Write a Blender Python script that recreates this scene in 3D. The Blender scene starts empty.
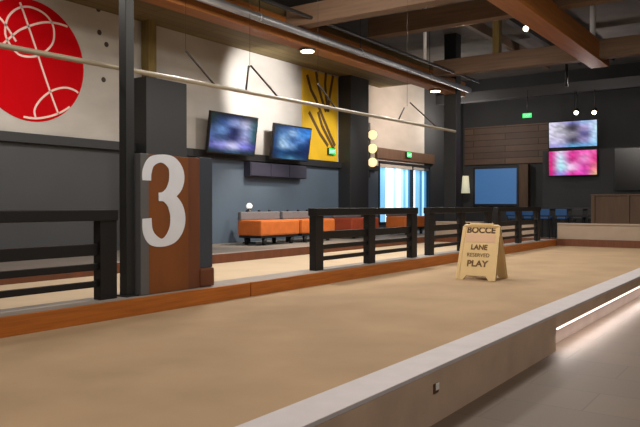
import bpy, bmesh, math, random
from mathutils import Vector, Matrix
random.seed(7)
SC = bpy.context.scene
COL = SC.collection

# ---------------------------------------------------------------- helpers
def lin(c):
    out = []
    for v in c:
        v = v / 255.0
        out.append(v / 12.92 if v <= 0.04045 else ((v + 0.055) / 1.055) ** 2.4)
    return out

def mat(name, rgb, rough=0.6, metal=0.0, var=0.0, scale=4.0, stretch=(1, 1, 1), bump=0.0, emit=0.0, spec=0.5):
    m = bpy.data.materials.new(name)
    m.use_nodes = True
    nt = m.node_tree
    b = nt.nodes['Principled BSDF']
    c = lin(rgb)
    b.inputs['Roughness'].default_value = rough
    b.inputs['Metallic'].default_value = metal
    b.inputs['Specular IOR Level'].default_value = spec
    b.inputs['Base Color'].default_value = (*c, 1)
    if var > 0 or bump > 0:
        tc = nt.nodes.new('ShaderNodeTexCoord')
        mp = nt.nodes.new('ShaderNodeMapping')
        mp.inputs['Scale'].default_value = stretch
        nz = nt.nodes.new('ShaderNodeTexNoise')
        nz.inputs['Scale'].default_value = scale
        nz.inputs['Detail'].default_value = 6
        nt.links.new(tc.outputs['Object'], mp.inputs['Vector'])
        nt.links.new(mp.outputs['Vector'], nz.inputs['Vector'])
        rp = nt.nodes.new('ShaderNodeValToRGB')
        rp.color_ramp.elements[0].position = 0.3
        rp.color_ramp.elements[1].position = 0.7
        rp.color_ramp.elements[0].color = (*[v * (1 - var) for v in c], 1)
        rp.color_ramp.elements[1].color = (*[min(1, v * (1 + var)) for v in c], 1)
        nt.links.new(nz.outputs['Fac'], rp.inputs['Fac'])
        nt.links.new(rp.outputs['Color'], b.inputs['Base Color'])
        if bump > 0:
            bp = nt.nodes.new('ShaderNodeBump')
            bp.inputs['Strength'].default_value = bump
            bp.inputs['Distance'].default_value = 0.01
            nt.links.new(nz.outputs['Fac'], bp.inputs['Height'])
            nt.links.new(bp.outputs['Normal'], b.inputs['Normal'])
    if emit > 0:
        b.inputs['Emission Color'].default_value = (*c, 1)
        b.inputs['Emission Strength'].default_value = emit
    return m

def brick_mat(name, c1, c2, mortar, bw, bh, rough=0.8, mort=0.012, rot=(0, 0, 0), offset=0.5):
    """rows of rectangles: planks, tiles or blocks"""
    m = mat(name, c1, rough)
    nt = m.node_tree
    b = nt.nodes['Principled BSDF']
    tc = nt.nodes.new('ShaderNodeTexCoord')
    mp = nt.nodes.new('ShaderNodeMapping')
    mp.inputs['Rotation'].default_value = rot
    br = nt.nodes.new('ShaderNodeTexBrick')
    br.offset = offset
    br.inputs['Scale'].default_value = 1.0
    br.inputs['Brick Width'].default_value = bw
    br.inputs['Row Height'].default_value = bh
    br.inputs['Mortar Size'].default_value = mort
    br.inputs['Color1'].default_value = (*lin(c1), 1)
    br.inputs['Color2'].default_value = (*lin(c2), 1)
    br.inputs['Mortar'].default_value = (*lin(mortar), 1)
    nz = nt.nodes.new('ShaderNodeTexNoise')
    nz.inputs['Scale'].default_value = 6
    mx = nt.nodes.new('ShaderNodeMixRGB')
    mx.blend_type = 'OVERLAY'
    mx.inputs['Fac'].default_value = 0.25
    nt.links.new(tc.outputs['Object'], mp.inputs['Vector'])
    nt.links.new(mp.outputs['Vector'], br.inputs['Vector'])
    nt.links.new(br.outputs['Color'], mx.inputs['Color1'])
    nt.links.new(nz.outputs['Fac'], mx.inputs['Color2'])
    nt.links.new(mx.outputs['Color'], b.inputs['Base Color'])
    return m

class MB:
    """collects shapes; build() links them as ONE mesh object"""
    def __init__(self):
        self.bm = bmesh.new()
    def box(self, x0, x1, y0, y1, z0, z1, bev=0.0):
        r = bmesh.ops.create_cube(self.bm, size=1.0)
        vs = r['verts']
        for v in vs:
            v.co = Vector(((x0 + x1) / 2 + v.co.x * (x1 - x0), (y0 + y1) / 2 + v.co.y * (y1 - y0), (z0 + z1) / 2 + v.co.z * (z1 - z0)))
        if bev > 0:
            es = list({e for v in vs for e in v.link_edges})
            bmesh.ops.bevel(self.bm, geom=es, offset=bev, segments=2, affect='EDGES', profile=0.6)
        return self
    def tube(self, p0, p1, r0, r1=None, seg=12):
        r1 = r0 if r1 is None else r1
        p0, p1 = Vector(p0), Vector(p1)
        d = p1 - p0
        q = bmesh.ops.create_cone(self.bm, cap_ends=True, segments=seg, radius1=r0, radius2=r1, depth=d.length)
        M = Matrix.Translation((p0 + p1) / 2) @ d.to_track_quat('Z', 'Y').to_matrix().to_4x4()
        bmesh.ops.transform(self.bm, matrix=M, verts=q['verts'])
        for f in {f for v in q['verts'] for f in v.link_faces}:
            f.smooth = len(f.verts) == 4
        return self
    def ball(self, c, r, seg=16, sz=1.0):
        q = bmesh.ops.create_uvsphere(self.bm, u_segments=seg, v_segments=max(6, seg // 2), radius=r)
        bmesh.ops.transform(self.bm, matrix=Matrix.Translation(c) @ Matrix.Diagonal((1, 1, sz, 1)), verts=q['verts'])
        for f in {f for v in q['verts'] for f in v.link_faces}:
            f.smooth = True
        return self
    def prism(self, pts, vec):
        """polygon (3D points) pushed along vec"""
        vec = Vector(vec)
        a = [self.bm.verts.new(p) for p in pts]
        b = [self.bm.verts.new(Vector(p) + vec) for p in pts]
        n = len(pts)
        self.bm.faces.new(a)
        self.bm.faces.new(b[::-1])
        for i in range(n):
            self.bm.faces.new((a[i], b[i], b[(i + 1) % n], a[(i + 1) % n]))
        return self
    def ribbon(self, pts, widths, toP, vec):
        """flat stroke of varying width along 2D points; toP maps 2D to 3D"""
        n = len(pts)
        L, R = [], []
        for i in range(n):
            a = Vector(pts[max(0, i - 1)]); b = Vector(pts[min(n - 1, i + 1)])
            t = (b - a).normalized()
            nn = Vector((-t.y, t.x)) * widths[i] / 2
            L.append(Vector(pts[i]) + nn); R.append(Vector(pts[i]) - nn)
        vec = Vector(vec)
        l0 = [self.bm.verts.new(toP(p)) for p in L]; r0 = [self.bm.verts.new(toP(p)) for p in R]
        l1 = [self.bm.verts.new(v.co + vec) for v in l0]; r1 = [self.bm.verts.new(v.co + vec) for v in r0]
        F = self.bm.faces.new
        for i in range(n - 1):
            F((l0[i], l0[i + 1], r0[i + 1], r0[i])); F((l1[i], r1[i], r1[i + 1], l1[i + 1]))
            F((l0[i], l1[i], l1[i + 1], l0[i + 1])); F((r0[i], r0[i + 1], r1[i + 1], r1[i]))
        F((l0[0], r0[0], r1[0], l1[0])); F((l0[-1], l1[-1], r1[-1], r0[-1]))
        return self
    def build(self, name, m, parent=None, matrix=None):
        bmesh.ops.recalc_face_normals(self.bm, faces=self.bm.faces[:])
        if matrix is not None:
            bmesh.ops.transform(self.bm, matrix=matrix, verts=self.bm.verts[:])
        o = None
        off = Vector((0, 0, 0))
        p = parent
        while p is not None:
            off += p.location
            p = p.parent
        if parent is None:                      # a thing of one mesh: origin at its base
            vs = [v.co for v in self.bm.verts]
            lo = Vector((min(v.x for v in vs), min(v.y for v in vs), min(v.z for v in vs)))
            hi = Vector((max(v.x for v in vs), max(v.y for v in vs), max(v.z for v in vs)))
            off = Vector(((lo.x + hi.x) / 2, (lo.y + hi.y) / 2, lo.z))
        for v in self.bm.verts:
            v.co -= off
        me = bpy.data.meshes.new(name)
        self.bm.to_mesh(me)
        self.bm.free()
        me.materials.append(m)
        o = bpy.data.objects.new(name, me)
        COL.objects.link(o)
        if parent is None:
            o.location = off
        else:
            o.parent = parent
        return o

def tag(o, label, cat, group=None, kind=None):
    o['label'] = label
    o['category'] = cat
    if group: o['group'] = group
    if kind: o['kind'] = kind
    return o

def thing(name, loc, label, cat, group=None):
    o = bpy.data.objects.new(name, None)
    o.empty_display_size = 0.2
    COL.objects.link(o)
    o.location = loc
    return tag(o, label, cat, group)

def struct(name, mb, m, parent=None):
    o = mb.build(name, m, parent)
    if parent is None: o['kind'] = 'structure'
    return o

def dup(root, loc, label, group=None, rz=None):
    r = root.copy()
    COL.objects.link(r)
    r.location = loc
    if rz is not None: r.rotation_euler = (0, 0, rz)
    r['label'] = label
    if group: r['group'] = group
    for ch in list(root.children):
        c = ch.copy(); COL.objects.link(c); c.parent = r
        for g in list(ch.children):
            d = g.copy(); COL.objects.link(d); d.parent = c
    return r

def text_mesh(txt, size, name, m, parent, M, depth=0.002, bold=0.0):
    cu = bpy.data.curves.new('t', 'FONT')
    cu.body = txt
    cu.size = size
    cu.align_x = 'CENTER'
    cu.extrude = depth
    cu.offset = bold
    ob = bpy.data.objects.new('t', cu)
    COL.objects.link(ob)
    dg = bpy.context.evaluated_depsgraph_get()
    me = bpy.data.meshes.new_from_object(ob.evaluated_get(dg))
    COL.objects.unlink(ob)
    bpy.data.objects.remove(ob)
    me.transform(M)
    me.materials.clear(); me.materials.append(m)
    o = bpy.data.objects.new(name, me)
    COL.objects.link(o)
    o.parent = parent
    return o

# ---------------------------------------------------------------- materials
M = {}
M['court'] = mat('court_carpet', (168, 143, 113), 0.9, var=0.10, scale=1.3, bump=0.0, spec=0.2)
M['court2'] = mat('court_carpet_lit', (196, 176, 148), 0.9, var=0.06, scale=1.3, spec=0.2)  # near court's carpet made paler: brighter light put into the colour
M['cap'] = mat('cast_concrete_cap', (190, 184, 186), 0.6, var=0.06, scale=5)
M['riserlow'] = mat('grey_brown_toe_kick', (150, 134, 124), 0.75, var=0.10, scale=3)
M['riser'] = mat('brown_concrete', (186, 160, 138), 0.75, var=0.10, scale=3)
M['tile'] = brick_mat('floor_tile', (104, 87, 73), (98, 82, 68), (86, 71, 60), 1.2, 0.6, 0.55, 0.008)
M['curbwood'] = mat('orange_timber', (172, 98, 30), 0.5, var=0.22, scale=3, stretch=(6, 0.6, 14))
M['curbcore'] = mat('curb_concrete', (150, 142, 134), 0.7, var=0.08, scale=4)
M['lounge'] = mat('lounge_concrete', (120, 112, 104), 0.6, var=0.1, scale=2)
M['black'] = mat('black_steel', (22, 22, 24), 0.45, spec=0.4)
M['dark'] = mat('charcoal_steel', (34, 35, 37), 0.5)
M['column'] = mat('column_steel', (30, 32, 34), 0.5)
M['wallup'] = mat('pale_block_wall', (182, 176, 168), 0.85, var=0.12, scale=0.8, stretch=(1, 1, 2))
M['walllow2'] = mat('blue_lit_slate', (78, 92, 108), 0.6, var=0.10, scale=0.6)  # slate wall tinted blue: bluish light put into the colour
M['walllow'] = mat('slate_paint', (64, 65, 67), 0.7, var=0.10, scale=0.6)
M['back'] = mat('dark_back_wall', (60, 60, 62), 0.8, var=0.12, scale=0.7)
M['slat'] = brick_mat('brown_boards', (110, 84, 66), (88, 68, 58), (50, 38, 32), 3.0, 0.28, 0.6, 0.015, rot=(math.radians(90), 0, 0))
M['deck'] = mat('ceiling_deck', (104, 98, 94), 0.9, var=0.15, scale=1.5)
M['soffit'] = brick_mat('soffit_boards', (120, 104, 62), (104, 88, 54), (70, 58, 38), 4, 0.3, 0.8, 0.01, rot=(0, 0, math.radians(90)))
M['glulam'] = mat('orange_glulam', (150, 94, 42), 0.55, var=0.2, scale=2, stretch=(5, 0.4, 9))
M['joist'] = mat('brown_joist', (106, 84, 66), 0.7, var=0.2, scale=2, stretch=(0.4, 5, 9))
M['olive'] = mat('weathered_post', (118, 100, 54), 0.8, var=0.2, scale=3, stretch=(6, 6, .6))
M['steelbeam'] = mat('grey_beam', (66, 66, 68), 0.6)
M['galv'] = mat('galvanised_duct', (165, 168, 174), 0.35, 0.6, var=0.08, scale=3)
M['rod'] = mat('pale_pipe', (160, 150, 130), 0.4, 0.1)
M['whiterod'] = mat('white_rod', (215, 215, 215), 0.4)
M['wire'] = mat('dark_wire', (54, 46, 40), 0.6)
M['red'] = mat('red_paint', (190, 0, 12), 0.8, spec=0.1, var=0.05, scale=1)
M['line'] = mat('cream_paint', (238, 208, 196), 0.7)
M['yellow'] = mat('yellow_paint', (214, 172, 24), 0.7, var=0.12, scale=1.2)
M['branch'] = mat('brown_paint', (88, 62, 30), 0.8)
M['panel'] = mat('rust_timber', (122, 68, 20), 0.55, var=0.16, scale=2.0, stretch=(8, 1.5, 0.5))
M['paneldark'] = mat('redbrown_timber', (100, 54, 28), 0.6, var=0.18, scale=2.0, stretch=(8, 2.5, 0.5))
M['three'] = mat('grey_white_number', (224, 230, 240), 0.6, var=0.05, scale=3)
M['greysteel'] = mat('grey_steel', (98, 98, 100), 0.5, 0.2)
M['bluegrey'] = mat('bluegrey_steel', (62, 70, 82), 0.5, 0.2)
M['orange'] = mat('orange_leather', (190, 100, 40), 0.5, var=0.12, scale=5)
M['rust'] = mat('rust_leather', (150, 62, 34), 0.5, var=0.12, scale=5)
M['greyfab'] = mat('grey_fabric', (104, 104, 108), 0.9, var=0.08, scale=20)
M['sign'] = mat('tan_plastic', (228, 200, 146), 0.5, var=0.04, scale=6)
M['signpink'] = mat('pink_strip', (222, 184, 150), 0.6)
M['ink'] = mat('brown_ink', (84, 56, 36), 0.7)
M['inkpale'] = mat('faded_ink', (112, 82, 46), 0.7)
M['blue'] = mat('blue_upholstery', (40, 92, 150), 0.6)
M['navy'] = mat('navy_shade', (44, 44, 62), 0.6)  # shade tone for the box under the wall screens
M['brownwood'] = mat('brown_timber', (92, 66, 46), 0.6, var=0.2, scale=2, stretch=(4, 4, .5))
M['beige'] = mat('beige_board', (156, 138, 120), 0.7, var=0.06, scale=3)
M['screenoff'] = mat('dark_glass', (8, 8, 9), 0.2)
M['lamp'] = mat('lamp_glass', (255, 240, 210), 0.4, emit=7.0)
M['lampwarm'] = mat('warm_lamp_glass', (252, 224, 170), 0.4, emit=1.15)
M['globe'] = mat('globe_glass', (250, 245, 240), 0.4, emit=.75)
M['shade'] = mat('paper_shade', (228, 222, 190), 0.6, emit=.55)
M['led'] = mat('led_tape', (255, 238, 226), 0.4, emit=2.2)
M['exit'] = mat('green_face', (20, 225, 90), 0.4, emit=1.6)
M['exitletter'] = mat('pale_letter', (210, 255, 225), 0.4, emit=1.0)
M['bluescreen'] = mat('blue_screen', (62, 104, 154), 0.4, emit=0.6)
M['concrete_tie'] = mat('tie_hole', (70, 60, 54), 0.9)
M['white'] = mat('white_plastic', (225, 222, 218), 0.5)
M['green_bottle'] = mat('dark_bottle_glass', (26, 34, 34), 0.15)
for i, (c, e) in enumerate([((170, 222, 250), 1.6), ((225, 245, 255), 1.9), ((120, 190, 235), 1.4), ((70, 140, 195), 1.0), ((235, 250, 240), 1.9), ((140, 205, 240), 1.0)]):
    M['blind%d' % i] = mat('daylit_blind_%d' % i, c, 0.7, emit=e * .72)

def screen_material(name, strength):
    m = bpy.data.materials.new(name)
    m.use_nodes = True
    nt = m.node_tree
    b = nt.nodes['Principled BSDF']
    b.inputs['Base Color'].default_value = (0.01, 0.01, 0.01, 1)
    b.inputs['Roughness'].default_value = 0.25
    a = nt.nodes.new('ShaderNodeAttribute')
    a.attribute_name = 'picture'
    nt.links.new(a.outputs['Color'], b.inputs['Emission Color'])
    b.inputs['Emission Strength'].default_value = strength
    return m
M['screen'] = screen_material('lit_screen', 1.0)

# ---------------------------------------------------------------- setting
def floor_slab(name, x0, x1, y0, y1, z0, z1, m):
    return struct(name, MB().box(x0, x1, y0, y1, z0, z1), m)
floor_slab('floor', -2.36, 8, -5, 30.5, -.6, -.4, M['tile'])
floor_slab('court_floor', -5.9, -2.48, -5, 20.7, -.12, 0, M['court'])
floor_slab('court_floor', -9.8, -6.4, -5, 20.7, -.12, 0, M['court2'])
floor_slab('lounge_floor', -13, -10.1, -5, 30.5, 0, .15, M['lounge'])
floor_slab('bar_floor', -10.1, -2.3, 20.9, 30.5, -.12, 0, M['lounge'])
# platform edge: cap and riser on the right of the near court
struct('trim_1', MB().box(-2.48, -2.18, -5, 20.9, -.02, .012, .006), M['cap'])
struct('platform_riser', MB().box(-2.36, -2.18, -5, 7.67, -.4, -.02), M['riser'])
struct('platform_riser', MB().box(-2.36, -2.18, 7.67, 20.9, -.15, -.02), M['riser'])
struct('platform_toe_kick', MB().box(-2.40, -2.30, 7.67, 20.9, -.4, -.15), M['riserlow'])
lt = tag(MB().box(-2.215, -2.176, 7.70, 20.7, -.172, -.150).build('led_strip', M['led']), 'glowing white light strip under the lip of the court edge', 'light strip')

# curbs: concrete core with orange timber facing in lengths
def curb(x0, x1, tag_n, z=.18):
    struct('trim_%d' % tag_n, MB().box(x0 - .0, x1 - .05, -5, 20.7, 0, z), M['curbcore'])
curb(-6.4, -5.9, 2)
curb(-10.1, -9.8, 3)
seams = [(-5, -.02), (0, 6.89), (6.91, 13.79), (13.81, 20.7)]
for i, (a, b) in enumerate(seams):
    struct('trim_%d' % (4 + i), MB().box(-5.95, -5.90, a, b, 0, .184, .004), M['curbwood'])
struct('trim_8', MB().box(-9.85, -9.80, -5, 20.7, 0, .184, .004), M['paneldark'])
struct('trim_9', MB().box(-9.8, -2.48, 20.7, 20.74, 0, .2, .004), M['paneldark'])   # end curbs

# walls
struct('wall_left', MB().box(-13.3, -13.0, -5, 26.4, 2.64, 7.0), M['wallup'])
struct('wall_left.003', MB().box(-13.3, -13.0, 26.4, 30.8, 2.64, 7.0).box(-13.3, -13, 26.9, 30.8, -.2, 2.64), M['back'])
wl = struct('wall_left.001', MB().box(-13.3, -13.0, -5, 12.2, -.2, 2.64), M['walllow'])
struct('wall_left.002', MB().box(-13.3, -13.0, 12.2, 22.6, -.2, 2.64).box(-13.3, -13, 22.6, 26.9, -.2, .5), M['walllow2'])
struct('wall_back', MB().box(-13.3, 8.3, 30.5, 30.8, -.6, 7.0), M['back'])
struct('wall_right', MB().box(8, 8.3, -5, 30.5, -.6, 7.0), M['back'])
struct('wall_front', MB().box(-13.3, 8.3, -5.3, -5, -.6, 7.0), M['back'])
struct('ceiling', MB().box(-13.3, 8.3, -5.3, 30.8, 7.0, 7.2), M['deck'])
struct('ceiling_soffit', MB().box(-13.0, -9.9, -5, 22.6, 5.6, 5.75), M['soffit'])
struct('trim_10', MB().box(-13.0, -12.86, -5, 22.3, 2.46, 2.66, .01), M['dark'])      # steel channel along the wall
struct('trim_11', MB().box(-13.0, -12.9, 22.3, 27.2, 2.95, 3.35, .01), M['brownwood'])   # header over window

# window with backlit vertical blinds
w1 = struct('window_1', MB().box(-13.1, -12.98, 22.55, 22.65, .5, 2.85).box(-13.1, -12.98, 26.85, 26.95, .5, 2.85).box(-13.1, -12.98, 22.55, 26.95, 2.77, 2.87).box(-13.1, -12.98, 22.55, 26.95, .45, .55)
            .box(-13.1, -12.98, 25.3, 25.38, .5, 2.8), M['dark'])
n = 20
order = [0, 2, 5, 1, 1, 4, 0, 1, 4, 0, 2, 0, 3, 5, 1, 2, 5, 3, 0, 3]
for i in range(n):
    y = 22.66 + (i + .5) * (26.84 - 22.66) / n
    MB().box(-13.13, -13.115, y - .098, y + .098, .52, 2.78).build('blind_slat', M['blind%d' % order[i]], w1)

# pilasters on the wall
struct('wall_pilaster', MB().box(-13, -12.5, 10.9, 12.2, -.0, 4.2, .02), M['dark'])
struct('wall_pilaster', MB().box(-13, -12.5, 19.8, 21.0, -.0, 5.6, .02), M['dark'])
struct('post_timber', MB().box(-12.95, -12.7, 11.15, 11.4, 4.2, 5.6, .01), M['olive'])

# beams of the roof
struct('beam_timber', MB().box(-9.95, -9.55, -5, 22.6, 4.95, 5.45, .015), M['glulam'])
struct('beam_timber', MB().box(-5.05, -4.55, -5, 21.2, 5.2, 5.75, .015), M['glulam'])
for y, zb, zt in [(5.0, 5.3, 5.8), (8.8, 5.3, 5.8), (12.4, 5.2, 5.65), (16.0, 5.7, 6.2), (20.0, 5.25, 5.75)]:
    struct('beam_cross', MB().box(-9.55, 8, y, y + .35, zb, zt, .015), M['joist'])
struct('beam_steel', MB().box(-13, 8, 27.5, 27.9, 5.55, 5.95, .01), M['steelbeam'])
struct('beam_steel', MB().box(-13, 8, 23.8, 24.1, 6.1, 6.5, .01), M['steelbeam'])
for x in (-8.2, -7.0, -5.8):
    struct('beam_purlin', MB().box(x - .08, x + .08, -5, 27.5, 6.55, 6.85, .01), M['joist'] if x < -8 else M['steelbeam'])
struct('beam_purlin', MB().box(-3.2, -3.05, 5, 27.5, 6.3, 6.5, .01), M['steelbeam'])
struct('post_timber', MB().box(-7.62, -7.42, 20.05, 20.3, 5.75, 7.0, .01), M['olive'])
# columns
struct('column_steel', MB().box(-6.24, -6.12, 5.05, 5.165, .18, 7.0, .006).box(-6.28, -6.08, 5.02, 5.19, .18, .195), M['column'])
struct('column_steel', MB().box(-9.97, -9.53, 21.75, 22.15, 0, 7.0, .01), M['column'])

# ---------------------------------------------------------------- camera constants reused for tracing the mural lines on their wall
F_, H_, A_ = 690.0, 1.2, math.radians(34.8)
S_, C_ = math.sin(A_), math.cos(A_)
def on_wall(px, py, X):
    l = (px - 320) / F_
    d = X / (l * C_ - S_)
    return Vector((X, d * (l * S_ + C_), H_ + (205 - py) / F_ * d))

# ---------------------------------------------------------------- mural of the red ball
BY, BZ, BR, BX = 8.30, 4.17, 1.25, -12.985
mb = MB()
mb.prism([(-13.0 + .001, BY + BR * math.cos(t * math.tau / 64), BZ + BR * math.sin(t * math.tau / 64)) for t in range(64)], (.014, 0, 0))
ball = mb.build('ball_mural', M['red'])
tag(ball, 'big red bocce ball painted on the pale wall, crossed by cream curved lines', 'mural')
def clip_in(p):
    return (p[0] - BY) ** 2 + (p[1] - BZ) ** 2 <= (BR * .985) ** 2
def mural_line(pts, w=.042):
    q = [on_wall(x, y, BX) for x, y in pts]
    q = [(v.y, v.z) for v in q]
    # smooth (Catmull-Rom)
    out = []
    for i in range(len(q) - 1):
        p0, p1, p2, p3 = (Vector(q[max(0, i - 1)]), Vector(q[i]), Vector(q[i + 1]), Vector(q[min(len(q) - 1, i + 2)]))
        for k in range(6):
            t = k / 6
            out.append(.5 * ((2 * p1) + (p2 - p0) * t + (2 * p0 - 5 * p1 + 4 * p2 - p3) * t * t + (3 * p1 - p0 - 3 * p2 + p3) * t ** 3))
    out.append(Vector(q[-1]))
    out = [p for p in out if clip_in(p)]
    if len(out) > 2:
        MB().ribbon(out, [w] * len(out), lambda p: Vector((BX - .001, p[0], p[1])), (.006, 0, 0)).build('painted_line', M['line'], ball)
mural_line([(21, 3), (27, 20), (36, 47), (42, 66), (50, 90), (58, 112), (62, 121)])
mural_line([(10, 44), (6, 33), (9, 18), (19, 9), (32, 8), (46, 15), (54, 27), (54, 42), (46, 52), (34, 57), (20, 55), (10, 44)])
mural_line([(2, 46), (10, 39), (20, 31), (32, 26), (45, 23), (58, 24), (70, 28), (78, 33)])
mural_line([(36, 118), (35, 110), (40, 101), (49, 93), (58, 89), (67, 88), (76, 91), (80, 95)])
mural_line([(24, 117), (36, 118.5), (48, 117), (60, 113), (70, 107), (78, 99)])
mural_line([(-6, 12), (4, 22), (12, 34), (17, 42)])
mural_line([(-30, 60), (-20, 72), (-12, 90), (-8, 104)])

# mural of a yellow sprig
ym = MB().box(-12.999, -12.985, 17.7, 19.72, 2.68, 5.55).build('yellow_mural', M['yellow'])
tag(ym, 'yellow painted wall panel with dark brown branch strokes', 'mural')
for pts in ([(307, 75), (311, 90), (316, 100), (323, 118), (330, 135), (335, 146)], [(316, 72), (318, 85), (322, 100), (326, 112)],
            [(326, 72), (325, 84), (326, 98), (328, 112)], [(333, 76), (331, 88), (329, 100), (328, 112)], [(309, 112), (314, 122), (320, 134), (328, 146)], [(318, 112), (322, 126), (328, 138), (334, 150)]):
    q = [on_wall(x, y, -12.984) for x, y in pts]
    MB().ribbon([(v.y, v.z) for v in q], [.13] * len(q), lambda p: Vector((-12.986, p[0], p[1])), (.006, 0, 0)).build('painted_branch', M['branch'], ym)

# tie holes of the wall
for (x, y) in [(100, 33), (107, 45), (99, 10), (104, 80)]:
    v = on_wall(x, y, -13.0)
    o = MB().tube((-13.0, v.y, v.z), (-12.994, v.y, v.z), .06, seg=16).build('wall_recess', M['concrete_tie'])
    o['kind'] = 'structure'

# ---------------------------------------------------------------- court railings
def make_railing(y0, label):
    L = 3.45
    y1 = y0 + L
    X0, X1 = -6.25, -6.13
    t = thing('court_railing', (-6.2, y0, .18), label, 'railing', None)
    for ya in (y0, y0 + L / 2 - .11, y1 - .22):
        MB().box(X0, X1, ya, ya + .22, .18, 1.12, .008).build('post', M['black'], t)
    MB().box(X0 - .02, X1 + .02, y0 - .005, y1 + .005, 1.03, 1.15, .01).build('top_rail', M['black'], t)
    for za, zb in ((.66, .785), (.50, .572), (.32, .385)):
        MB().box(-6.23, -6.17, y0 + .02, y1 - .02, za, zb, .006).build('rail', M['black'], t)
    return t
r0 = make_railing(1.48, 'black slatted railing left of the number 3 panel, cut by the left edge')
dup(r0, (-6.2, 8.70, .18), 'black slatted railing between the number 3 panel and the bright window')
dup(r0, (-6.2, 12.7, .18), 'black slatted railing just behind the tan A-frame sign, before the far column')
dup(r0, (-6.2, 16.5, .18), 'farthest black slatted railing, ending at the far court end')

# ---------------------------------------------------------------- lane marker panel with the number 3
lp = thing('lane_panel', (-6.1, 5.8, .18), 'tall rust-brown timber panel bearing a large pale number 3 beside the column', 'sign')
MB().box(-6.16, -6.05, 5.19, 5.31, .185, 1.78, .006).build('edge_strip', M['greysteel'], lp)
MB().box(-6.15, -6.055, 5.31, 5.93, .185, 1.775, .004).build('board', M['panel'], lp)
MB().box(-6.15, -6.06, 5.93, 6.13, .185, 1.775, .004).build('side_board', M['paneldark'], lp)
MB().box(-6.18, -6.07, 6.13, 6.36, .42, 1.79, .006).build('end_post', M['bluegrey'], lp)
MB().box(-6.2, -6.04, 6.12, 6.37, .185, .42, .03).build('foot_block', M['paneldark'], lp)
# numeral: centre line in a 110 x 240 box
def spl(pts, n=8):
    out = []
    for i in range(len(pts) - 1):
        P = [pts[max(0, i - 1)], pts[i], pts[i + 1], pts[min(len(pts) - 1, i + 2)]]
        for k in range(n):
            t = k / n
            out.append([.5 * (2 * P[1][j] + (P[2][j] - P[0][j]) * t + (2 * P[0][j] - 5 * P[1][j] + 4 * P[2][j] - P[3][j]) * t * t + (3 * P[1][j] - P[0][j] - 3 * P[2][j] + P[3][j]) * t ** 3) for j in range(3)])
    out.append(list(pts[-1]))
    return out
up = [(12, 172, 23), (13, 196, 24), (24, 221, 21), (50, 231, 17), (76, 221, 30), (89, 196, 42), (88, 168, 42), (74, 143, 32), (56, 132, 20), (42, 131, 16)]
dn = [(42, 129, 16), (58, 129, 20), (78, 116, 34), (91, 88, 42), (91, 54, 42), (77, 25, 32), (52, 9, 17), (26, 19, 25), (14, 42, 26), (12, 74, 24)]
sy, sz_ = .645 / 110, 1.05 / 240
mb = MB()
for k, path in enumerate((up, dn)):
    p = spl(path)
    mb.ribbon([(a[0] * sy, a[1] * sz_) for a in p], [a[2] * sy * .95 for a in p], lambda q: Vector((-6.053 + .001 * k, 5.21 + q[0], .725 + q[1])), (.004, 0, 0))
mb.build('number_three', M['three'], lp)

# ---------------------------------------------------------------- overhead pipe with braces
tp = thing('overhead_pipe', (-6.42, 6, 2.8), 'long pale pipe with thin diagonal braces hung across the hall above the railings', 'pipe')
PX = -6.42
def pipe_z(y): return 2.72 + .010 * y
MB().tube((PX, -4.9, pipe_z(-4.9)), (PX, 14.6, pipe_z(14.6)), .029, seg=14).build('pipe', M['rod'], tp)
for (xa, ya, xb) in [(186, 51, 216), (249, 66, 246), (251, 66, 279), (318, 84, 336), (410, 103, 438), (404, 108, 398)]:
    a = on_wall(xa, ya, PX); b = on_wall(xb, 0, PX)
    MB().tube(a, (PX, b.y, pipe_z(b.y)), .014, seg=8).build('brace', M['wire'], tp)
for (xa, ya) in [(186, 51), (250, 66), (318, 84), (407, 105)]:
    a = on_wall(xa, ya, PX)
    MB().tube((PX, a.y, a.z - .03), (PX, a.y, 7.0), .003, seg=6).build('hanger_wire', M['wire'], tp)

# round duct and its hangers along the timber beam
du = thing('round_duct', (-9.2, 8, 5.0), 'grey galvanised round duct running beside the orange timber beam', 'duct')
MB().tube((-9.2, -5, 5.08), (-9.2, 22.1, 5.08), .085, seg=24).build('tube', M['galv'], du)
for y in (-1, 3, 7, 11, 15, 19):
    MB().tube((-9.2, y + .04, 5.2), (-9.2, y + .04, 7.0), .012, seg=6).build('hanger', M['dark'], du)
    MB().tube((-9.2, y, 5.08), (-9.2, y + .08, 5.08), .096, seg=24).build('band', M['galv'], du)
cp = tag(MB().tube((-8.85, -5, 5.32), (-8.85, 22.1, 5.32), .04, seg=10).build('conduit', M['dark']), 'thin dark conduit running beside the grey round duct', 'conduit')
g = 'pale hanger rods under the roof'
tag(MB().tube((-8.85, 18, 5.36), (-8.85, 18, 7.0), .05, seg=10).build('hanger_rod', M['whiterod']), 'pale vertical rod dropping to the grey duct', 'rod', g)
tag(MB().tube((-4.8, 20.3, 5.75), (-4.8, 20.3, 7.0), .075, seg=10).build('hanger_rod', M['whiterod']), 'pale vertical rod at the end of the orange diagonal beam', 'rod', g)
tag(MB().tube((-6.5, 23.95, 5.2), (-6.5, 23.95, 6.1), .05, seg=10).build('hanger_rod', M['dark']), 'dark vertical rod under the far grey beam above the stacked screens', 'rod', g)

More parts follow.
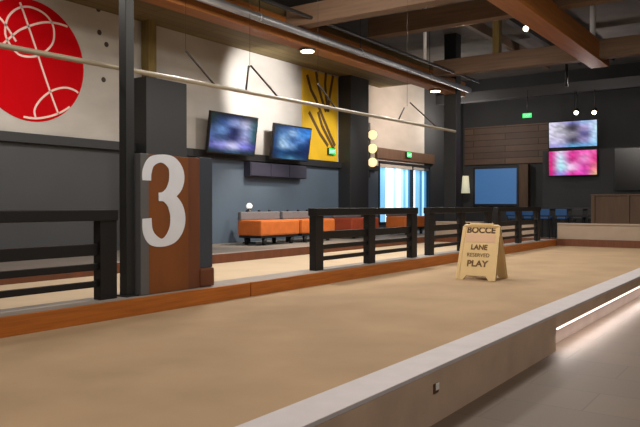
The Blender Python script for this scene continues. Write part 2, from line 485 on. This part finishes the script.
# ---------------------------------------------------------------- screens
def picture(rows, w, h, parent, name='screen'):
    """grid in local x (right), z (up), facing -y, upsampled smoothly"""
    R, Cn = len(rows), len(rows[0])
    nx, ny = 4 * (Cn - 1), 4 * (R - 1)
    me = bpy.data.meshes.new(name)
    vs, cols, fs = [], [], []
    for j in range(ny + 1):
        for i in range(nx + 1):
            u, v = i / nx, j / ny
            vs.append(((u - .5) * w, -.031, (.5 - v) * h))
            a, b = min(Cn - 2, int(u * (Cn - 1))), min(R - 2, int(v * (R - 1)))
            fu, fv = u * (Cn - 1) - a, v * (R - 1) - b
            fu = fu * fu * (3 - 2 * fu); fv = fv * fv * (3 - 2 * fv)
            c = [(rows[b][a][k] * (1 - fu) + rows[b][a + 1][k] * fu) * (1 - fv) + (rows[b + 1][a][k] * (1 - fu) + rows[b + 1][a + 1][k] * fu) * fv for k in range(3)]
            k_ = random.uniform(.86, 1.12)
            cols.append(lin([min(255, v * k_) for v in c]))
    for j in range(ny):
        for i in range(nx):
            a = j * (nx + 1) + i
            fs.append((a, a + nx + 1, a + nx + 2, a + 1))
    me.from_pydata(vs, [], fs)
    at = me.color_attributes.new('picture', 'FLOAT_COLOR', 'POINT')
    for i, c in enumerate(cols):
        at.data[i].color = (*c, 1)
    me.materials.append(M['screen'])
    o = bpy.data.objects.new(name, me)
    COL.objects.link(o)
    o.parent = parent
    return o
def tv(loc, rz, tilt, w, h, rows, label, arm):
    t = thing('wall_television', loc, label, 'television', 'televisions')
    t.rotation_euler = (tilt, 0, rz)
    def b(mb, name, m):
        me = mb.build(name, m, t)
        me.data.transform(Matrix.Translation(t.location))   # shapes are given around the origin
        return me
    b(MB().box(-w / 2, w / 2, -.03, .05, -h / 2, h / 2, .008), 'casing', M['black'])
    picture(rows, w - .08, h - .08, t)
    b(MB().box(-.25, .25, .05, .08, -.2, .2), 'mount_plate', M['dark'])
    if arm == 'wall':
        b(MB().tube((0, .08, 0), (0, .42, 0), .04), 'mount_arm', M['dark'])
    else:
        b(MB().box(-.05, .05, .06, .12, 0, arm), 'mount_pole', M['dark'])
    return t
T1 = [[(20, 42, 38), (20, 30, 45), (40, 50, 90), (50, 50, 66), (24, 30, 34)], [(25, 45, 60), (50, 75, 130), (140, 155, 205), (185, 185, 216), (40, 80, 90)],
      [(60, 80, 120), (110, 150, 210), (30, 36, 80), (160, 170, 220), (40, 85, 95)], [(70, 90, 140), (60, 80, 120), (40, 44, 90), (150, 150, 200), (40, 80, 90)],
      [(90, 90, 160), (150, 150, 225), (215, 210, 250), (130, 130, 220), (60, 60, 140)], [(15, 40, 40), (30, 44, 70), (50, 80, 110), (20, 44, 60), (14, 40, 40)]]
T2 = [[(20, 50, 70), (30, 60, 110), (60, 100, 170), (50, 110, 190), (40, 110, 200)], [(25, 60, 100), (80, 130, 190), (150, 185, 225), (70, 140, 215), (60, 140, 230)],
      [(20, 60, 110), (140, 180, 220), (60, 100, 160), (90, 140, 210), (30, 60, 120)], [(20, 60, 110), (170, 200, 230), (120, 160, 210), (20, 60, 110), (15, 40, 90)],
      [(10, 40, 80), (25, 70, 120), (10, 45, 85), (10, 40, 80), (15, 40, 90)], [(10, 30, 60), (40, 90, 130), (80, 130, 160), (40, 80, 120), (20, 50, 80)]]
T3 = [[(210, 205, 230), (190, 185, 215), (120, 120, 190), (150, 190, 240), (205, 225, 255)], [(215, 210, 230), (180, 178, 190), (46, 42, 56), (180, 165, 215), (190, 225, 250)],
      [(210, 205, 228), (190, 185, 205), (150, 145, 160), (80, 75, 130), (190, 225, 250)], [(200, 195, 225), (190, 185, 215), (60, 55, 80), (150, 140, 190), (170, 215, 245)],
      [(160, 150, 220), (150, 160, 230), (100, 170, 220), (90, 160, 215), (120, 190, 240)]]
T4 = [[(200, 30, 120), (220, 200, 230), (230, 60, 160), (240, 90, 180), (230, 100, 170)], [(230, 30, 130), (200, 230, 250), (200, 40, 130), (240, 150, 210), (220, 40, 130)],
      [(215, 20, 110), (170, 230, 240), (240, 200, 235), (210, 60, 160), (235, 120, 140)], [(190, 20, 110), (160, 140, 230), (220, 40, 150), (230, 70, 190), (240, 190, 140)]]
tv((-12.55, 13.95, 3.10), math.radians(90), math.radians(8), 1.9, 1.09, T1, 'left of the two wall screens beside the yellow mural, showing a pale figure', 'wall')
tv((-12.55, 16.55, 3.06), math.radians(90), math.radians(8), 1.85, 1.05, T2, 'right of the two wall screens, blue picture, next to the yellow mural', 'wall')
tv((-7.35, 28.0, 3.99), 0, math.radians(3), 1.9, 1.08, T3, 'upper hanging screen at the far right with a white and pale blue picture', 1.58)
tv((-7.35, 28.0, 2.86), 0, math.radians(3), 1.9, 1.04, T4, 'lower hanging screen at the far right with a magenta picture', .55)
dk = thing('wall_television', (-4.6, 28.1, 2.55), 'dark switched-off screen at the right edge beside the bar', 'television', 'televisions')
o = MB().box(-5.85, -3.4, 28.07, 28.15, 1.75, 3.4, .01).build('casing', M['black'], dk)
MB().box(-5.8, -3.45, 28.05, 28.075, 1.8, 3.35).build('screen', M['screenoff'], dk)
# partition behind the screens
struct('partition_wall', MB().box(-8.6, -2.3, 28.25, 28.4, 0, 3.4), M['back'])

# ---------------------------------------------------------------- back wall furnishings
struct('wall_cladding', MB().box(-12.9, -9.0, 30.42, 30.5, 3.05, 4.8), M['slat'])
bs = thing('projection_screen', (-11.35, 30.4, 1.2), 'large blue glowing screen on the back wall under the brown boards', 'screen')
MB().box(-12.45, -10.3, 30.36, 30.42, 1.15, 2.95, .01).build('frame', M['dark'], bs)
MB().box(-12.35, -10.4, 30.35, 30.365, 1.25, 2.85).build('screen_face', M['bluescreen'], bs)
struct('post_timber', MB().box(-10.2, -9.8, 30.1, 30.4, 0, 3.0, .01), M['brownwood'])
wl = thing('wall_lamp', (-12.75, 30.2, 1.9), 'pale glowing wall lamp left of the blue screen', 'lamp')
MB().box(-12.82, -12.68, 30.25, 30.5, 1.85, 1.95).build('bracket', M['dark'], wl)
MB().tube((-12.75, 30.2, 1.75), (-12.75, 30.2, 2.55), .2, .14, seg=20).build('lamp_shade', M['shade'], wl)

# sconce of three lights on the wall past the yellow mural
sc = thing('wall_sconce', (-12.85, 21.7, 3.0), 'column of three warm glowing globes on the wall next to the window', 'lamp')
MB().box(-13.0, -12.9, 21.6, 21.8, 2.2, 4.2, .01).build('backplate', M['dark'], sc)
for z in (2.75, 3.25, 3.75):
    MB().ball((-12.76, 21.7, z), .17).build('globe', M['lampwarm'], sc)

# green exit signs
def exit_sign(loc, rz, label, hang=0):
    t = thing('exit_sign', loc, label, 'sign', 'green exit signs')
    t.rotation_euler = (0, 0, rz)
    def b(mb, name, m):
        o = mb.build(name, m, t); o.data.transform(Matrix.Translation(t.location)); return o
    b(MB().box(-.2, .2, 0, .07, -.11, .11, .006), 'housing', M['dark'])
    b(MB().box(-.18, .18, -.006, 0, -.09, .09), 'face', M['exit'])
    text_mesh('EXIT', .15, 'lettering', M['exitletter'], t, Matrix.Translation((0, -.008, -.052)) @ Matrix.Rotation(math.radians(90), 4, 'X'))
    if hang:
        b(MB().tube((0, .035, .1), (0, .035, hang), .015, seg=8), 'stem', M['dark'])
    return t
exit_sign((-12.9, 19.28, 3.0), math.radians(90), 'green glowing sign on the yellow mural')
exit_sign((-12.82, 24.7, 3.2), math.radians(90), 'green glowing sign above the bright window')
exit_sign((-8.9, 27.2, 4.75), 0, 'green glowing sign hung under the far grey beam left of the screens', 1.0)

# ---------------------------------------------------------------- ceiling spot lights
def spot_fixture(loc, top, label, aim, m=None):
    t = thing('spot_light', loc, label, 'light', 'ceiling spot lights')
    x, y, z = loc
    MB().tube((x, y, z + .2), (x, y, top), .02, seg=8).build('stem', M['dark'], t)
    a = Vector(aim).normalized()
    c = Vector(loc) + Vector((0, 0, .1))
    MB().tube(c - a * .16, c + a * .12, .08, .09, seg=18).build('housing', M['black'], t)
    MB().tube(c + a * .115, c + a * .135, .08, seg=18).build('lens', m or M['lamp'], t)
    return t
fx = [((-7.0, 27.2, 4.66), 5.55, 'left of the pair of pale lights above the stacked screens', (.1, -.9, -.5)),
      ((-6.35, 27.2, 4.62), 5.55, 'right of the pair of pale lights above the stacked screens', (.1, -.9, -.5)),
      ((-6.6, 20.1, 6.3), 7.0, 'small bright light under the roof left of the diagonal beam', (.1, -.9, -.5))]
for loc, lb in (((-9.75, 13.5, 4.88), 'bright disc light under the orange beam above the wall screens'), ((-9.75, 20.6, 4.88), 'bright disc light under the beam near the far end of the grey duct')):
    t = thing('disc_light', loc, lb, 'light', 'disc lights under the timber beam')
    x, y, z = loc
    MB().tube((x, y, z + .02), (x, y, z + .075), .2, seg=24).build('housing', M['dark'], t)
    MB().tube((x, y, z), (x, y, z + .021), .16, seg=24).build('lens', M['lamp'], t)
for a, b, c, d in fx:
    spot_fixture(a, b, c, d)

# ---------------------------------------------------------------- lounge benches
def make_bench(label, seatm):
    x, y, z = -11.7, 13.62, .15
    t = thing('lounge_bench', (x, y, z), label, 'bench', None)
    MB().box(x - .4, x + .4, y, y + 1.65, .40, .80, .05).build('seat', seatm, t)
    MB().box(x - .4, x - .28, y, y + 1.65, .80, 1.02, .03).build('backrest', M['greyfab'], t)
    MB().box(x - .37, x + .37, y + .03, y + 1.62, .34, .40).build('base', M['black'], t)
    for yy in (y + .25, y + 1.4):
        for xx in (x - .3, x + .3):
            MB().tube((xx, yy, .15), (xx, yy, .34), .05, .07).build('leg', M['black'], t)
    for yy in (y + .35, y + .85, y + 1.3):
        MB().box(x - .42, x - .38, yy, yy + .06, .5, 1.06).build('back_post', M['black'], t)
    return t
b1 = make_bench('orange lounge bench with grey back behind the number 3 panel, the leftmost', M['orange'])
b2 = dup(b1, (-11.7, 15.4, .15), 'orange lounge bench meeting the left post of the middle railing')
b3 = dup(b1, (-11.7, 18.0, .15), 'rust red lounge bench seen through the left half of the middle railing')
for ch in b3.children:
    if ch.name.startswith('seat'):
        ch.data = ch.data.copy(); ch.data.materials.clear(); ch.data.materials.append(M['rust'])
b4 = dup(b1, (-11.7, 21.5, .15), 'small orange bench seen through the right half of the middle railing')
# side table with globe lamp at the end of the first bench
st = thing('side_table', (-12.45, 14.5, .15), 'small black side table behind the leftmost orange bench', 'table')
MB().tube((-12.45, 14.5, .15), (-12.45, 14.5, .18), .18, seg=20).build('base', M['black'], st)
MB().tube((-12.45, 14.5, .18), (-12.45, 14.5, .78), .03).build('stem', M['black'], st)
MB().tube((-12.45, 14.5, .78), (-12.45, 14.5, .82), .22, seg=24).build('tabletop', M['black'], st)
gl = thing('table_lamp', (-12.45, 14.5, .82), 'small lamp with a white globe on the black side table', 'lamp')
MB().tube((-12.45, 14.5, .82), (-12.45, 14.5, 1.12), .12, .05, seg=16).build('lamp_base', M['dark'], gl)
MB().ball((-12.45, 14.5, 1.17), .085).build('globe', M['globe'], gl)
# navy box added on the wall for the band of shade under the screens
wc = thing('shade_box', (-12.8, 16.2, 2.0), 'dark navy box on the slate wall, added for the shade below the two screens', 'shade box')
MB().box(-13.0, -12.75, 14.9, 17.6, 2.02, 2.42, .01).build('body', M['navy'], wc)
for y in (14.92, 15.82, 16.72):
    MB().box(-12.75, -12.73, y, y + .86, 2.04, 2.40, .004).build('shade_box_front', M['navy'], wc)

# ---------------------------------------------------------------- A-frame sign on the court
sx, syy = -4.25, 10.74
sg = thing('floor_sign', (sx, syy, 0), 'tan A-frame floor sign with brown lettering standing on the court', 'sign')
HH, dep, W0, W1 = .88, .28, .335, .315     # height, half depth, half widths bottom/top
ang = math.atan2(dep, HH)
def leaf(sgn):
    mb = MB()
    Lh = math.hypot(HH, dep)
    out = [(-W0, 0), (-W0 + .12, 0), (-W0 + .17, .07), (W0 - .17, .07), (W0 - .12, 0), (W0, 0), (W1, Lh - .03), (W1 - .03, Lh), (-W1 + .03, Lh), (-W1, Lh - .03)]
    mb.prism([(x, 0, z) for x, z in out], (0, .035, 0))
    # raised rim
    mb.prism([(-W0, -.012, 0), (-W0 + .05, -.012, 0), (-W1 + .05, -.012, Lh - .03), (-W1, -.012, Lh - .03)], (0, .05, 0))
    mb.prism([(W0 - .05, -.012, 0), (W0, -.012, 0), (W1, -.012, Lh - .03), (W1 - .05, -.012, Lh - .03)], (0, .05, 0))
    return mb, Lh
Mf = Matrix.Translation((sx, syy - dep, 0)) @ Matrix.Rotation(-ang, 4, 'X')
Mbk = Matrix.Translation((sx, syy + dep, 0)) @ Matrix.Rotation(math.pi, 4, 'Z') @ Matrix.Rotation(-ang, 4, 'X')
mb, Lh = leaf(1)
fr = mb.build('front_leaf', M['sign'], sg, Mf)
mb, Lh = leaf(-1)
mb.build('back_leaf', M['sign'], sg, Mbk)
MB().box(sx - .2, sx + .2, syy - .03, syy + .03, HH - .02, HH + .02, .01).build('hinge', M['sign'], sg)
MB().prism([(-.235, -.004, Lh - .30), (.255, -.004, Lh - .30), (.25, -.004, Lh - .165), (-.25, -.004, Lh - .165)], (0, .004, 0)).build('strip', M['signpink'], sg, Mf)
MB().tube((sx + .13, syy - dep * .3, .42), (sx + .13, syy + dep * .3, .42), .008, seg=6).build('brace', M['dark'], sg)
loc0 = Matrix.Translation(-Vector(sg.location))
def sign_text(s, size, z, m, bold, sxx=1.0):
    text_mesh(s, size, 'lettering', m, sg, loc0 @ Mf @ Matrix.Translation((0, -.004, z)) @ Matrix.Rotation(math.radians(90), 4, 'X') @ Matrix.Diagonal((sxx, 1, 1, 1)), bold=bold)
sign_text('BOCCE', .14, Lh - .14, M['ink'], .004, 1.05)
sign_text('LANE', .115, Lh - .42, M['inkpale'], .004)
sign_text('RESERVED', .085, Lh - .54, M['inkpale'], .0)
sign_text('PLAY', .14, Lh - .70, M['inkpale'], .004, 1.1)

# ---------------------------------------------------------------- far end boards of the courts
for (x0, x1, lb) in ((-5.88, -2.2, 'beige backstop board across the far end of the near court'), (-9.8, -6.42, 'beige backstop board across the far end of the second court')):
    t = thing('backstop', ((x0 + x1) / 2, 20.8, 0), lb, 'backstop')
    MB().box(x0, x1, 20.76, 20.82, .2, .62, .006).build('board', M['beige'], t)
    MB().box(x0, x1, 20.74, 20.84, .62, .67, .006).build('cap_rail', M['beige'], t)
    k = x0 + .1
    while k < x1:
        MB().box(k, k + .07, 20.82, 20.9, 0, .62).build('post', M['brownwood'], t)
        k += 1.15

# ---------------------------------------------------------------- bar area behind the courts
bar = thing('bar_counter', (-6.6, 26, 0), 'dark long bar counter beyond the far end of the courts', 'counter')
MB().box(-9.0, -5.2, 26.0, 26.5, 0, 1.04).build('front_panel', M['dark'], bar)
MB().box(-9.05, -5.15, 25.85, 26.6, 1.04, 1.1, .01).build('worktop', M['dark'], bar)
def make_stool(x, y, m, label):
    t = thing('bar_stool', (x, y, 0), label, 'stool', 'bar stools along the far counter')
    MB().box(x - .2, x + .2, y - .2, y + .2, .70, .78, .03).build('seat', m, t)
    MB().box(x - .2, x + .2, y - .22, y - .17, .82, 1.06, .02).build('backrest', m, t)
    for a in (-1, 1):
        MB().box(x + a * .16 - .015, x + a * .16 + .015, y - .215, y - .185, .7, .84).build('back_support', M['black'], t)
        for b in (-1, 1):
            MB().tube((x + a * .2, y + b * .2, 0), (x + a * .16, y + b * .16, .72), .014, .018, seg=8).build('leg', M['black'], t)
    MB().box(x - .19, x + .19, y - .19, y - .17, .28, .30).build('footrest', M['black'], t)
    return t
s0 = make_stool(-8.75, 25.2, M['blue'], 'blue bar stool right behind the end of the farthest railing')
dup(s0, (-8.15, 25.2, 0), 'second blue bar stool at the dark counter, by the railing end')
for i, (x, lb) in enumerate([(-7.55, 'blue bar stool under the left side of the stacked screens'), (-6.95, 'blue bar stool under the middle of the stacked screens')]):
    dup(s0, (x, 25.2, 0), lb)
s1 = make_stool(-6.4, 25.2, M['dark'], 'dark bar stool below the right edge of the stacked screens')
dup(s1, (-5.85, 25.2, 0), 'dark bar stool next to the brown booth')
# booth at the right
bo = thing('booth', (-4, 24.5, 0), 'brown timber booth partition at the far right edge', 'booth')
MB().box(-5.75, -2.35, 24.4, 24.5, 0, 1.5, .01).build('partition', M['brownwood'], bo)
MB().box(-5.8, -2.3, 24.36, 24.54, 1.5, 1.56, .01).build('cap_rail', M['brownwood'], bo)
for x in (-5.78, -4.7, -3.6, -2.5):
    MB().box(x, x + .12, 24.34, 24.42, 0, 1.5, .005).build('post', M['brownwood'], bo)
# riser light on the near platform face
rl = thing('step_light', (-2.18, 4.62, -.14), 'small square light set in the brown platform face', 'light')
MB().box(-2.182, -2.172, 4.58, 4.66, -.175, -.105, .003).build('trim_ring', M['ink'], rl)
MB().box(-2.174, -2.168, 4.605, 4.66, -.155, -.105, .002).build('lens', M['white'], rl)

# ---------------------------------------------------------------- lights
def area(loc, rot, size, size_y, power, color=(1, .9, .78), spread=180):
    l = bpy.data.lights.new('fill_or_led_light', 'AREA')
    l.shape = 'RECTANGLE'; l.size = size; l.size_y = size_y
    l.energy = power; l.color = color; l.spread = math.radians(spread)
    o = bpy.data.objects.new('fill_or_led_light', l); COL.objects.link(o)
    o.location = loc; o.rotation_euler = rot
    return o
def spot(loc, target, power, angle=60, blend=.6, color=(1, .88, .72), r=.12):
    l = bpy.data.lights.new('room_or_fill_spot', 'SPOT')
    l.energy = power; l.spot_size = math.radians(angle); l.spot_blend = blend; l.color = color; l.shadow_soft_size = r
    o = bpy.data.objects.new('room_or_fill_spot', l); COL.objects.link(o)
    o.location = loc
    o.rotation_euler = (Vector(target) - Vector(loc)).to_track_quat('-Z', 'Y').to_euler()
    return o
def point(loc, power, color=(1, .92, .82), r=.25):
    l = bpy.data.lights.new('fill_lamp', 'POINT')
    l.energy = power; l.color = color; l.shadow_soft_size = r
    o = bpy.data.objects.new('fill_lamp', l); COL.objects.link(o)
    o.location = loc
    return o
# unseen fill lamps added over the courts and the walkway
for y in (-1.0, 3.5, 8.0):
    point((-4.0, y, 4.7), 190)
    point((1.5, y, 4.7), 230)
point((2.5, 14, 4.7), 100)
point((-7.9, 4.0, 4.6), 120)
for y in (13.0, 18.0):
    area((-4.0, y, 5.1), (0, 0, 0), 1.2, .4, 110, (1, .93, .84))
for y in (9.0, 13.0, 17.0):
    area((-8.0, y, 5.1), (0, 0, 0), 1.0, .4, 190, (1, .94, .88))
# unseen uplights added to brighten the roof timbers
spot((-7.5, 10.0, 5.0), (-7.0, 13.0, 7), 170, 150, color=(1, .86, .74))
spot((-7.0, 16.5, 5.4), (-7.0, 18.0, 7), 70, 150, color=(1, .92, .86))
spot((-3.0, 11.5, 4.9), (-4.8, 15.0, 5.5), 70, 120, color=(1, .8, .6))
# wall washers
spot((-9.8, 5.4, 4.7), (-13, 5.8, 4.0), 300, 95, color=(1, .95, .9))
spot((-9.8, 14.6, 4.6), (-13, 15.6, 4.4), 1000, 62, color=(1, .97, .95))
spot((-9.8, 18.8, 4.6), (-13, 18.9, 2.6), 450, 60, color=(1, .95, .85))
spot((-10.2, 23.3, 4.4), (-13, 23.8, 4.4), 480, 100, color=(1, .8, .66))
# unseen lamps added to brighten the benches and the bar
spot((-10.3, 15.0, 4.6), (-11.9, 15.2, .5), 900, 70)
point((-11.6, 27.0, 4.6), 160)
point((-6.0, 24.8, 4.9), 90, (1, .9, .85))
# floor light under the led lip
area((-2.165, 14.2, -.19), (0, math.radians(-20), 0), .03, 13.0, 50, (1, .88, .83))

w = bpy.data.worlds.new('World')
SC.world = w
w.use_nodes = True
w.node_tree.nodes['Background'].inputs['Color'].default_value = (.6, .7, 1, 1)
w.node_tree.nodes['Background'].inputs['Strength'].default_value = .03

# ---------------------------------------------------------------- camera
cam = bpy.data.cameras.new('Camera')
cam.sensor_width = 36
cam.lens = 690 / 640 * 36
cam.clip_start = .05
co = bpy.data.objects.new('Camera', cam)
COL.objects.link(co)
co.location = (0, 0, 1.2)
co.rotation_euler = (math.radians(90 - .706), 0, A_)
SC.camera = co
SC.view_settings.view_transform = 'Standard'
SC.view_settings.look = 'None'
SC.view_settings.gamma = 1
SC.view_settings.exposure = 0
